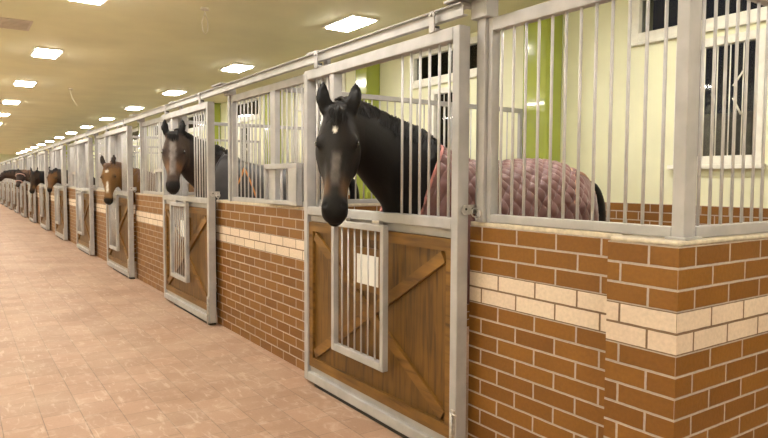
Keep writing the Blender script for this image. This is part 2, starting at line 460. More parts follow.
# grille of the wall sections
g0 = grille(4.16, 6.01, [4.26+.0935*k for k in range(19) if not (4.97 < 4.26+.0935*k < 5.13) and not 4.36 < 4.26+.0935*k < 4.46])
mb = MB(); mb.box(-.0, .05, 4.37, 4.45, 1.36, 2.292, .004); mb.build('stile', M['metal'], g0)
# feed hatch
fh = empty('feed_hatch', (0, 0, 0))
mb = MB(); mb.box(-.055, -.004, 4.49, 5.11, 1.62, 1.665, .005); mb.build('top_rail', M['metal'], fh)
for y0, y1, x0 in ((4.95, 5.11, -.03), (4.49, 4.645, -.055)):
    mb = MB(); mb.box(x0-.0, x0+.014, y0, y1, 1.36, 1.62, .003); mb.build('side_plate', M['metal'], fh)
for y0, y1 in ((5.095, 5.11), (4.49, 4.505)):
    mb = MB(); mb.box(-.055, -.004, y0, y1, 1.36, 1.62, .003); mb.build('end_plate', M['metal'], fh)
mb = MB(); mb.tube([(-.03, 4.82, 1.345), (-.03, 4.82, 1.63)], .009, 8); mb.build('bar', M['bar'], fh)
mb = MB(); mb.box(-.055, -.004, 4.49, 5.11, 1.325, 1.36, .004); mb.build('bottom_rail', M['metal'], fh)

# ------------------------------------------------------------------ door
DY0, DY1 = 2.485, 4.235
def make_door():
    r = empty('stall_door', (0, 0, 0)); X0, X1 = -.12, -.045
    fr = MB()
    fr.box(X0, X1, DY0, DY0+.055, .03, 2.33, .006); fr.box(X0, X1, DY1-.055, DY1, .03, 2.33, .006)
    fr.box(X0, X1, DY0+.055, DY1-.055, 2.262, 2.33, .006)
    fr.box(X0, X1, DY0+.055, DY1-.055, 1.275, 1.335, .006)
    fr.box(X0, X1, DY0+.055, DY1-.055, .03, .095, .006)
    f = fr.build('door_frame', M['metal'], r)
    mb = MB(); mb.box(X0+.03, X1, DY0+.055, DY1-.055, 1.225, 1.275, .003); mb.box(X0+.025, X1, DY0+.055, DY1-.055, .095, .14, .003); mb.build('inner_channel', M['metal'], f)
    mb = MB(); mb.box(X0+.01, X1, 3.80, 3.86, 1.335, 2.262, .004); mb.build('mullion', M['metal'], r)
    for y in [3.03-.0855*k for k in range(6)]+[3.93, 4.01, 4.09]:
        mb = MB(); mb.tube([(-.085, y, 1.33), (-.085, y, 2.27)], .0078, 8); mb.build('bar', M['bar'], r)
    mb = MB(); mb.box(-.083, -.062, DY0+.056, DY1-.056, .141, 1.224); mb.build('wood_panel', M['wood'], r)
    a, b_ = DY0+.057, DY1-.057
    def batten(poly):
        mb = MB(); mb.prism(poly, -.106, -.083)
        return mb.build('batten', M['brace'], r)
    batten([(a, 1.155), (b_, 1.155), (b_, 1.222), (a, 1.222)])
    batten([(a, .142), (b_, .142), (b_, .21), (a, .21)])
    batten([(b_-.055, .21), (b_, .21), (b_, 1.155), (b_-.055, 1.155)])
    batten([(a, .21), (a+.05, .21), (a+.05, 1.155), (a, 1.155)])
    def brace(p, q, nm='cross_brace', x=-.104):
        p = V(p); q = V(q); t = (q-p).normalized(); n = V((-t.y, t.x))*.034
        mb = MB(); mb.prism([tuple(p-n), tuple(q-n), tuple(q+n), tuple(p+n)], x, -.083)
        # plain y-z grain follows the batten
        return mb.build(nm, M['brace'], r)
    brace((a+.08, 1.12), (b_-.08, .245)); brace((a+.08, .245), (b_-.08, 1.12), x=-.1005)
    # name card on a little board
    mb = MB(); mb.box(-.112, -.083, 3.20, 3.52, .82, 1.10, .003); c = mb.build('card_board', M['brace'], r)
    mb = MB(); mb.box(-.1155, -.112, 3.235, 3.485, .865, 1.055); mb.build('name_card', M['paper'], c)
    # drop-down hatch grille, hinged at the rail and hanging open
    h = MB(); y0, y1, z0, z1 = 3.095, 3.725, .375, 1.262
    for bx in ((y0, y0+.035, z0, z1), (y1-.035, y1, z0, z1), (y0+.035, y1-.035, z0, z0+.05), (y0+.035, y1-.035, z1-.04, z1)):
        h.box(-.175, -.133, bx[0], bx[1], bx[2], bx[3], .005)
    hg = h.build('hatch_frame', M['metal'], r)
    for k in range(6):
        mb = MB(); y = y0+.035+(k+1)*(y1-y0-.07)/7; mb.tube([(-.154, y, z0+.04), (-.154, y, z1-.03)], .006, 8); mb.build('hatch_bar', M['bar'], hg)
    for y in (y0+.12, y1-.12):
        mb = MB(); mb.box(-.15, -.118, y-.04, y+.04, 1.25, 1.285, .003); mb.build('hinge', M['zinc'], hg)
    # bolt at the foot of the closing stile
    mb = MB(); mb.box(-.128, -.12, DY0+.004, DY0+.034, .12, .32, .002)
    mb.tube([(-.135, DY0+.018, .02), (-.135, DY0+.018, .31)], .0075, 8); mb.tube([(-.135, DY0+.018, .30), (-.135, DY0-.02, .30)], .006, 8)
    mb.build('floor_bolt', M['zinc'], r)
    # latch plate on the edge of the closing stile, with its pin and ring
    mb = MB(); bm = mb.bm; prof = [(-.003, 1.358), (-.003, 1.406)]+[(-.078-.026*math.sin(PI*k/8), 1.380+.026*math.cos(PI*k/8)) for k in range(9)]
    A_ = [bm.verts.new((x, DY0-.014, z)) for x, z in prof]; B_ = [bm.verts.new((x, DY0-.006, z)) for x, z in prof]
    bm.faces.new(A_); bm.faces.new(B_[::-1])
    for k in range(len(prof)): bm.faces.new((A_[k], B_[k], B_[(k+1) % len(prof)], A_[(k+1) % len(prof)]))
    la = mb.build('latch_plate', M['zinc'], r)
    for x in (-.075, -.03):
        mb = MB(); mb.tube([(x, DY0-.017, 1.384), (x, DY0-.004, 1.384)], .007, 8); mb.build('latch_pin', M['dark'], la)
    mb = MB(); mb.tube([(-.028+.022*math.cos(t*PI/6), DY0-.03, 1.365+.022*math.sin(t*PI/6)) for t in range(13)], .004, 6); mb.build('latch_ring', M['zinc'], la)
    mb = MB(); mb.tube([(-.03, DY0-.03, 1.345), (-.034, DY0-.05, 1.33), (-.036, DY0-.08, 1.345), (-.034, DY0-.07, 1.375), (-.03, DY0-.04, 1.385)], .0045, 6); mb.build('latch_clip', M['zinc'], la)
    # hangers
    for y in (2.70, 4.02):
        mb = MB(); mb.box(-.135, -.125, y-.022, y+.022, 2.325, 2.418, .003); mb.tube([(-.136, y, 2.418), (-.124, y, 2.418)], .0225, 14)
        mb.box(-.128, -.05, y-.03, y+.03, 2.33, 2.345, .002)
        hh = mb.build('hanger', M['metal'], r)
        mb = MB(); mb.tube([(-.146, y, 2.418), (-.136, y, 2.418)], .009, 8); mb.build('axle_bolt', M['zinc'], hh)
        mb = MB(); mb.tube([(-.10, y, 2.345), (-.10, y, 2.362)], .018, 8); mb.build('adjuster_nut', M['dark'], hh)
    return r
door0 = make_door()

# floor guide channel under each door
fg = MB(); fg.box(-.105, -.035, 2.80, 4.10, .0, .018, .002)
guide0 = fg.build('floor_guide', M['dark'])

# partition between stalls: brick below, grille above
PY = 4.97
pw0 = empty('partition_wall', (0, 0, 0))
mb = MB(); brick_box(mb, .125, 2.94, PY-.06, PY+.06, 0, TOPZ, 0, 0); mb.build('masonry', M['brick'], pw0)
mb = MB(); mb.box(.125, 2.94, PY-.06, PY+.06, TOPZ, TOPZ+.02, .004); mb.build('sill', M['cap'], pw0)
pg0 = empty('partition_grille', (0, 0, 0))
mb = MB(); mb.box(.08, 2.94, PY-.02, PY+.02, 2.28, 2.325, .004); mb.build('top_rail', M['metal'], pg0)
mb = MB(); mb.box(.08, 2.94, PY-.02, PY+.02, TOPZ+.021, 1.355, .004); mb.build('bottom_rail', M['metal'], pg0)
mb = MB(); mb.box(2.90, 2.94, PY-.02, PY+.02, 1.355, 2.28, .004); mb.build('end_post', M['metal'], pg0)
for k in range(31):
    mb = MB(); x = .17+k*.088; mb.tube([(x, PY, 1.35), (x, PY, 2.29)], .007, 6); mb.build('bar', M['bar'], pg0)
# green column at the end of each partition
gc0 = empty('green_column', (0, 0, 0))
mb = MB(); mb.box(2.95, XB, 4.62, 4.98, 0, H-.012, .03); mb.build('shaft', M['green'], gc0)
mb = MB(); mb.box(2.935, XB, 4.605, 4.995, H-.03, H, .004); mb.build('column_collar', M['green'], gc0)

index_kids()
door_off = {0: 0., 1: .27, 2: .30, 3: .02, 4: .0}
tag(postA, 'steel track post beside the nearest stall door, standing on the near brick wall', 'post', 'door track posts')
tag(postB, 'steel post behind the far edge of the nearest stall door', 'post', 'posts behind the far door edges')
tag(postM, 'steel post in the middle of the nearest long grille, above the feed hatch', 'post', 'mid-grille posts')
tag(wall0, 'brown brick stall wall with cream band between nearest and second doors', 'wall', 'brick stall front walls')
tag(g0, 'barred steel grille with feed hatch between nearest and second doors', 'grille', 'barred grilles above the brick walls')
tag(fh, 'pale steel feed hatch in the grille between nearest and second doors', 'feed hatch', 'feed hatches')
tag(door0, 'sliding stall door with X-braced wood and hanging grille, nearest the viewer', 'door', 'sliding stall doors')
tag(guide0, 'dark floor guide under the nearest stall door', 'door guide', 'floor guides under the doors')
tag(pw0, 'low brick partition between the nearest horse and the second stall', 'wall', 'brick partitions between stalls')
tag(pg0, 'thin barred grille on the partition behind the nearest black horse', 'grille', 'partition grilles')
tag(gc0, 'glossy lime green column behind the rug of the nearest horse', 'column', 'green columns')
for k in range(1, NST):
    dy = PITCH_Y*k; o_ = ORD[k]; nx = ORD[min(k+1, 11)]
    def cp(src, label, off=0.):
        c = copy_tree(src); c.location = (0, dy+off, 0); c['label'] = label; return c
    cp(postA, 'steel track post on the near side of the %s stall door' % o_)
    cp(postB, 'steel post behind the far edge of the %s stall door' % o_)
    cp(door0, 'sliding stall door with hanging grille, %s from the viewer' % (o_ if k < 11 else 'farthest'), door_off.get(k, 0.))
    cp(guide0, 'dark floor guide under the %s stall door' % o_)
    if k < NST-1:
        seg = 'beyond the %s stall door' % o_
        cp(wall0, 'brown brick stall wall with cream band %s' % seg)
        cp(postM, 'steel post in the middle of the grille %s' % seg)
        cp(g0, 'barred steel grille above the brick wall %s' % seg)
        cp(fh, 'pale steel feed hatch in the grille %s' % seg)
        cp(pw0, 'low brick partition on the far side of the %s stall' % o_)
        cp(pg0, 'thin barred partition grille on the far side of the %s stall' % o_)
        c = cp(gc0, 'glossy lime green column at the back of the %s stall' % o_)
        c.location.y = 3.55*k
# end closure of the stall row
mb = MB(); brick_box(mb, 0, .12, WS0+PITCH_Y*(NST-1), YF, 0, TOPZ, 0, 0); e_ = mb.build('brick_wall', M['brick'])
tag(e_, 'last stretch of brown brick wall at the far end of the stall row', 'wall')

# door track: one long channel
r = empty('door_track', (0, 0, 0))
y0, y1 = 2.49, YF
mb = MB(); mb.box(-.095, -.088, y0, y1, 2.382, 2.437, .001); mb.box(-.088, -.03, y0, y1, 2.430, 2.437, .001); mb.box(-.088, -.06, y0, y1, 2.382, 2.388, .001)
mb.build('channel', M['metal'], r)
mb = MB(); mb.box(-.115, -.03, y0, y1, 2.4375, 2.445, .001); mb.build('top_lip', M['metal'], r)
for k in range(NST):
    yy = 4.11+PITCH_Y*k
    mb = MB(); mb.box(-.11, .03, yy-.05, yy+.10, 2.445, 2.462, .003); mb.box(0, .03, yy-.02, yy+.04, 2.36, 2.445, .003); mb.build('track_bracket', M['metal'], r)
tag(r, 'long white steel track carrying the sliding doors along the stall fronts', 'track')
# header beam linking post tops over the doors (carries the grilles' top line)

# ------------------------------------------------------------------ horses
def ring_pts(c, side, up, a, b, n, ex=2.2):
    out = []
    for k in range(n):
        t = 2*PI*k/n; cs, sn = math.cos(t), math.sin(t)
        out.append(c+side*(a*math.copysign(abs(cs)**(2/ex), cs))+up*(b*math.copysign(abs(sn)**(2/ex), sn)))
    return out
def loft(bm, rings):
    vr = [[bm.verts.new(p) for p in r] for r in rings]; n = len(vr[0])
    for i in range(len(vr)-1):
        for k in range(n):
            bm.faces.new((vr[i][k], vr[i][(k+1) % n], vr[i+1][(k+1) % n], vr[i+1][k]))
    bm.faces.new(vr[0][::-1]); bm.faces.new(vr[-1])
def interp(tab, x):
    if x <= tab[0][0]: return tab[0][1:]
    for p, q in zip(tab, tab[1:]):
        if x <= q[0]:
            t = (x-p[0])/(q[0]-p[0]); return tuple(a+(b-a)*t for a, b in zip(p[1:], q[1:]))
    return tab[-1][1:]
def catmull(P, n):
    """P: list of tuples; returns dense list"""
    out = []
    for i in range(len(P)-1):
        p0, p1, p2, p3 = P[max(i-1, 0)], P[i], P[i+1], P[min(i+2, len(P)-1)]
        for j in range(n):
            t = j/n
            out.append(tuple(.5*((2*b)+(c-a)*t+(2*a-5*b+4*c-d)*t*t+(-a+3*b-3*c+d)*t**3) for a, b, c, d in zip(p0, p1, p2, p3)))
    out.append(tuple(P[-1])); return out
def ball(bm, c, r, sc=(1, 1, 1), rot=None):
    m4 = Matrix.Translation(c) @ (rot.to_4x4() if rot else Matrix.Identity(4)) @ Matrix.Diagonal((*[r*s for s in sc], 1))
    bmesh.ops.create_icosphere(bm, subdivisions=3, radius=1., matrix=m4)

TORSO = [(-.90, 1.34, .05, .06), (-.85, 1.27, .12, .17), (-.70, 1.23, .235, .295), (-.5, 1.225, .29, .34), (-.28, 1.225, .295, .350), (-.05, 1.195, .29, .362),
         (.15, 1.165, .28, .375), (.38, 1.19, .265, .395), (.60, 1.25, .235, .405), (.72, 1.24, .20, .35), (.82, 1.18, .15, .25), (.90, 1.14, .07, .12)]
TORSO_D = catmull(TORSO, 5)

def make_horse(name, base, yaw, scale, poll, nose, nrm, mid, cols, voxel, hair, rug=None, label='', halter=False, headscale=1.):
    """base: world point under the trunk; yaw: heading; poll/nose/mid: world points; nrm: direction the forehead faces"""
    R = Matrix.Rotation(yaw, 3, 'Z'); B = V(base)
    def W(p): return B+R @ (V(p)*scale)
    fx, sy, uz = R @ V((1, 0, 0)), R @ V((0, 1, 0)), V((0, 0, 1))
    bm = bmesh.new()
    loft(bm, [ring_pts(W((x, 0, z)), sy, uz, a*scale, b*scale, 24) for x, z, a, b in TORSO_D])
    # legs
    for sgn in (-1, 1):
        fl = [((.60, .15*sgn, 1.10), .15), ((0.60, .15*sgn, .95), .10), ((0.61, .15*sgn, .72), .062), ((0.61, .15*sgn, .50), .047), ((0.60, .15*sgn, .44), .05), ((0.60, .15*sgn, .36), .034), ((0.60, .15*sgn, .18), .032), ((0.61, .15*sgn, .13), .042), ((0.64, .15*sgn, .06), .05), ((0.65, .15*sgn, .0), .06)]
        bl = [((-.62, .15*sgn, 1.15), .20), ((-.56, .16*sgn, .95), .15), ((-.60, .16*sgn, .78), .095), ((-.72, .16*sgn, .60), .06), ((-.76, .16*sgn, .52), .05), ((-.74, .16*sgn, .42), .038), ((-.72, .16*sgn, .20), .034), ((-.71, .16*sgn, .13), .043), ((-.68, .16*sgn, .06), .05), ((-.67, .16*sgn, .0), .06)]
        for L in (fl, bl):
            D = catmull([(*p, r) for p, r in L], 3)
            loft(bm, [ring_pts(W(d[:3]), fx, sy, d[3]*scale*1.1, d[3]*scale, 12, 2) for d in D])
    # head frame
    P, N = V(poll), V(nose); d = (N-P); L = d.length; d = d/L
    n = V(nrm); n = (n-d*n.dot(d)).normalized(); lat = d.cross(n).normalized()
    hs = L/.66
    HT = [(-.06, .045, .05), (-.02, .070, .085), (.06, .084, .105), (.16, .100, .125), (.27, .112, .142), (.36, .106, .145), (.46, .084, .132), (.56, .069, .108),
          (.66, .059, .086), (.76, .056, .074), (.85, .062, .070), (.92, .061, .064), (.97, .048, .052), (1.0, .028, .03)]
    HD = catmull(HT, 3)
    face = [(-.06, -.035), (0, -.008), (.15, .004), (.3, .0), (.5, -.006), (.7, -.004), (.85, .0), (.93, -.006), (1.0, -.028)]
    def facept(s): return P+d*(s*L)+n*(interp(face, s)[0]*hs)
    rings = []
    for s, a, bb in HD:
        a *= hs*headscale; bb *= hs*headscale
        rings.append(ring_pts(facept(s)-n*bb, lat, n, a, bb, 24, 2.15))
    loft(bm, rings)
    def hp(s, u, v):   # point in head space: s along, u lateral, v outwards of face (metres*hs)
        return facept(s)+lat*(u*hs*headscale)+n*(v*hs*headscale)
    rotm = Matrix((lat, n, d)).transposed()
    for sg in (-1, 1):
        ball(bm, hp(.285, .080*sg, -.040), .034*hs, (.9, .7, 1.4), rotm)      # brow and orbit
        ball(bm, hp(.36, .062*sg, -.17), .075*hs, (.6, 1.1, 1.25), rotm)     # cheek
        ball(bm, hp(.885, .040*sg, -.028), .028*hs, (.9, .9, 1.3), rotm)       # nostril flare
    ball(bm, hp(.955, 0, -.098), .036*hs, (1.15, .8, .9), rotm)                  # chin
    ball(bm, hp(.96, 0, -.05), .040*hs, (1.15, .9, .8), rotm)
    # ears
    ears = []
    for sg in (-1, 1):
        e0 = hp(.0, .060*sg, -.05); dirv = (-d*.96+lat*.10*sg+n*.16).normalized()
        el = .215*hs; ringsE = []
        for t, w in [(0, .031), (.15, .040), (.35, .047), (.55, .043), (.75, .031), (.9, .014), (1., .004)]:
            c = e0+dirv*(el*t)+lat*sg*(.010*math.sin(PI*t)*hs)+n*(.012*math.sin(PI*t))
            w *= hs; s2 = (lat*math.cos(.35*sg)+n*math.sin(-.35*sg)*0+n*.0).normalized()
            ringsE.append(ring_pts(c, s2, dirv.cross(s2).normalized(), w, max(w*.55, .004), 12, 2))
        loft(bm, ringsE); ears.append((e0, dirv, el))
    # neck
    n0 = W((.58, 0, 1.33)); n3 = P-n*(.085*hs)+d*(.05*hs)
    t0 = (fx*.8+uz*.6).normalized()
    pts = [n0-t0*.12, n0]+[V(m_) for m_ in mid]+[n3]
    ra = [.17, .155, .115, .092, .082, .075][:len(pts)] if len(pts) == 6 else None
    bb_ = [.32, .33, .29, .235, .185, .135]
    aa_ = [.18, .17, .135, .115, .10, .085]
    tab = []
    for i, p in enumerate(pts):
        q = i/(len(pts)-1)*5; i0 = int(min(q, 4)); f = q-i0
        tab.append((*p, (aa_[i0]*(1-f)+aa_[i0+1]*f)*scale, (bb_[i0]*(1-f)+bb_[i0+1]*f)*scale))
    ND = catmull(tab, 6); rings = []; NF = []
    for i, q in enumerate(ND):
        c = V(q[:3]); t = (V(ND[min(i+1, len(ND)-1)][:3])-V(ND[max(i-1, 0)][:3])).normalized()
        f = i/(len(ND)-1)
        upref = (uz*(1-f*.6)-n*.0 - d*(f*.9) - fx*(1-f)*.5).normalized()
        side = t.cross(upref).normalized(); up = side.cross(t).normalized()
        rings.append(ring_pts(c, side, up, q[3], q[4], 24, 2.1)); NF.append((c, side, up, q[3], q[4], t))
    loft(bm, rings)
    me = bpy.data.meshes.new('tmp'); bmesh.ops.recalc_face_normals(bm, faces=bm.faces[:]); bm.to_mesh(me); bm.free()
    o = bpy.data.objects.new('tmp', me); COL.objects.link(o)
    md = o.modifiers.new('r', 'REMESH'); md.mode = 'VOXEL'; md.voxel_size = voxel
    sm = o.modifiers.new('s', 'SMOOTH'); sm.factor = .6; sm.iterations = 6 if voxel < .02 else 2
    dg = bpy.context.evaluated_depsgraph_get(); dg.update()
    me2 = bpy.data.meshes.new_from_object(o.evaluated_get(dg)); COL.objects.unlink(o); bpy.data.objects.remove(o); bpy.data.meshes.remove(me)
    me2.name = 'horse_body'
    # sculpt small features
    feats = []
    for sg in (-1, 1):
        feats.append((hp(.885, .046*sg, -.010), .017*hs, .018*hs, (-n*.6-lat*sg*.6)))
        feats.append((hp(.30, .108*sg, -.048), .022*hs, .006*hs, -lat*sg))
        for q in (.50, .58, .66): feats.append((hp(q, .062*sg, -.05), .040*hs, .007*hs, -lat*sg))
        for e0, dv, el in ears:
            pass
    for q in (-.05, -.03, -.01, .01, .03, .05): feats.append((hp(.985-.02*abs(q)/.05, q, -.078), .014*hs, .010*hs, -d*.7))
    for (e0, dv, el) in ears:
        for q in (.2, .35, .5, .65): feats.append((e0+dv*el*q+n*.02*hs, .024*hs, .012*hs, -n))
    if voxel < .03:
        cen = P+d*L*.45
        for v in me2.vertices:
            if (v.co-cen).length > .65*hs: continue
            for c, rr, dep, dr in feats:
                q = (v.co-c).length/rr
                if q < 1.4: v.co += dr*(dep*math.exp(-q*q*1.6))
    # coat colours
    ca = me2.color_attributes.new('Coat', 'FLOAT_COLOR', 'POINT')
    base_c, face_c, muz_c, tan_c, mark = cols['coat'], cols['face'], cols['muzzle'], cols['tan'], cols.get('mark')
    def mixv(a, b, t): t = max(0, min(1, t)); return tuple(x+(y-x)*t for x, y in zip(a, b))
    def sst(a, b, x): t = max(0, min(1, (x-a)/(b-a))); return t*t*(3-2*t)
    buf = []
    for v in me2.vertices:
        c = base_c; q = v.co-P; s = q.dot(d)/L; u = q.dot(lat)/hs; w_ = (v.co-facept(s)).dot(n)/hs
        inhead = -.1 < s < 1.1 and abs(u) < .15 and -.36 < w_ < .1
        nz = mnoise.noise(v.co*22)
        if inhead:
            hm = sst(-.08, .06, s)*sst(-.34, -.26, w_)
            c = mixv(c, face_c, hm)
            tn = math.exp(-((s-cols.get('tanpos', .76))/.09)**2)*sst(-.2, .0, abs(u)-.045+.02*nz+.02)*sst(.012, .05, abs(u)) * sst(-.2, -.1, w_)
            c = mixv(c, tan_c, tn*cols.get('tanamt', .8))
            eye_r = math.hypot((s-.30)*.66, w_+.045)
            if abs(u) > .06: c = mixv(c, muz_c, .7*math.exp(-(eye_r/.035)**2))
            if mark:
                wid, s0, s1, mc, amt = mark
                ww = wid*(1+.35*mnoise.noise(V((s*14, 3, 1))))
                m_ = sst(ww, ww*.4, abs(u+.006*nz))*sst(s0-.04, s0+.04, s)*sst(s1+.05, s1-.05, s)*sst(-.06, -.03, w_)
                c = mixv(c, mc, m_*amt*(.75+.5*nz))
            st = cols.get('star')
            if st:
                rs = math.hypot((s-st[0])*.66/st[3], u-st[1])
                c = mixv(c, (.75, .70, .62), sst(st[2]*1.25, st[2]*.8, rs+.006*nz)*sst(-.06, -.03, w_))
            c = mixv(c, muz_c, sst(cols.get('muzs', .80), cols.get('muzs', .80)+.07, s+.03*nz))
        for e0, dv, el in ears:
            t = (v.co-e0).dot(dv)/el
            if .0 < t < 1.2 and (v.co-e0-dv*el*t).length < .05*hs: c = mixv(c, cols.get('ear', muz_c), sst(.0, .2, t))
        if v.co.z < .55: c = mixv(c, muz_c, sst(.55, .45, v.co.z))
        buf += [*c, 1.]
    ca.data.foreach_set('color', buf)
    for p in me2.polygons: p.use_smooth = True
    me2.materials.clear(); me2.materials.append(M['coat'])
    root = empty(name, (B.x, B.y, 0)); off = V((B.x, B.y, 0))
    def add(nm, me_, parent=root):
        ob = bpy.data.objects.new(nm, me_); COL.objects.link(ob)
        ob.parent = parent
        if parent is root: me_.transform(Matrix.Translation(-off))
        else: me_.transform(Matrix.Translation(-off))
        return ob
    add('body', me2)
    def build(mb, nm, mat, parent=root):
        ob = mb.build(nm, mat, parent); ob.data.transform(Matrix.Translation(-off)); return ob
    # eyes
    if voxel < .045:
        for sg in (-1, 1):
            mb = MB(); ball(mb.bm, hp(.30, .0905*sg, -.045), .0185*hs, (1, 1, 1.1), rotm)
            for f in mb.bm.faces: f.smooth = True
            build(mb, 'eye', M['eye'])
    hm_ = M[hair]
    # mane: locks lying down the neck
    rnd = random.Random(len(name)+int(base[1]*10)); mb = MB()
    nl = 420 if voxel < .02 else 80
    manside = cols.get('maneside', -1)
    for k in range(nl):
        f = .16+.82*rnd.random(); i = min(int(f*(len(NF)-1)), len(NF)-2); c, side, up, a, b_, t = NF[i]
        c = c+(NF[i+1][0]-c)*(f*(len(NF)-1)-i)
        ln = (.9+rnd.random()*.6)*(1. if nl > 100 else 1.2); pts_ = []; w = (.0055 if nl > 100 else .02)*(.7+rnd.random()*.6)
        slope = rnd.uniform(-.25, .25)
        for j in range(5):
            ang = PI/2-manside*(-.25+ln*j/4)*1.0
            rr = 1.015+.03*rnd.random()
            cs, sn = math.cos(ang), math.sin(ang)
            ex = 2/2.1
            p = c+side*(a*rr*math.copysign(abs(cs)**ex, cs))+up*(b_*rr*math.copysign(abs(sn)**ex, sn))+t*(slope*.05*j)
            pts_.append(p)
        vs = []
        for j, p in enumerate(pts_):
            ww = w*(1-.75*(j/4)**2)
            o2 = (p-c).normalized()*.006
            vs.append((mb.bm.verts.new(p-t*ww), mb.bm.verts.new(p+o2), mb.bm.verts.new(p+t*ww)))
        for j in range(4):
            for q in range(2):
                fc = mb.bm.faces.new((vs[j][q], vs[j][q+1], vs[j+1][q+1], vs[j+1][q])); fc.smooth = True
    build(mb, 'mane', hm_)
    # forelock
    mb = MB()
    for k in range(46 if voxel < .02 else 16):
        u0 = rnd.uniform(-.035, .035); ln = rnd.uniform(.07, .15); w = .006 if voxel < .02 else .012; vs = []
        for j in range(5):
            t = j/4; s = -.045+ln*t/.66; lift = .022*math.sin(PI*min(1, t*1.1+.15))+.008
            p = hp(s, u0*(1+.5*t)+.01*t*rnd.uniform(-1, 1), lift); ww = w*(1-.7*t)*hs
            vs.append((mb.bm.verts.new(p-lat*ww), mb.bm.verts.new(p+n*.004), mb.bm.verts.new(p+lat*ww)))
        for j in range(4):
            for q in range(2):
                fc = mb.bm.faces.new((vs[j][q], vs[j][q+1], vs[j+1][q+1], vs[j+1][q])); fc.smooth = True
    build(mb, 'forelock', hm_)
    # tail
    mb = MB(); tp = [W(q) for q in ((-.84, 0, 1.43), (-.97, 0, 1.43), (-1.05, 0, 1.34), (-1.075, 0, 1.15), (-1.03, 0, .8), (-1.02, 0, .55), (-1.01, 0, .40))]
    mb.tube(catmull([tuple(p) for p in tp], 3), [x for x in [.03, .035, .04, .05, .055, .058, .06, .064, .066, .068, .07, .068, .066, .062, .056, .05, .04, .028, .012]], 12)
    for v in mb.bm.verts: v.co += V((mnoise.noise(V((v.co.x*60, v.co.y*60, v.co.z*3)))*.012,)*2+(0,))
    build(mb, 'tail', hm_)
    if halter:
        mb = MB()
        for s in (.62, .18):
            a, bb = interp([(q[0], q[1], q[2]) for q in HT], s)
            rg = ring_pts(facept(s)-n*bb*hs, lat, n, a*hs*1.06, bb*hs*1.06, 24, 2.15)
            mb.tube(rg+[rg[0]], .016*hs, 6, cap=False)
        build(mb, 'halter', M['halter'])
    if rug: make_rug(rug, W, sy, uz, scale, build)
    tag(root, label, 'horse', 'horses looking out of the stalls')
    return root

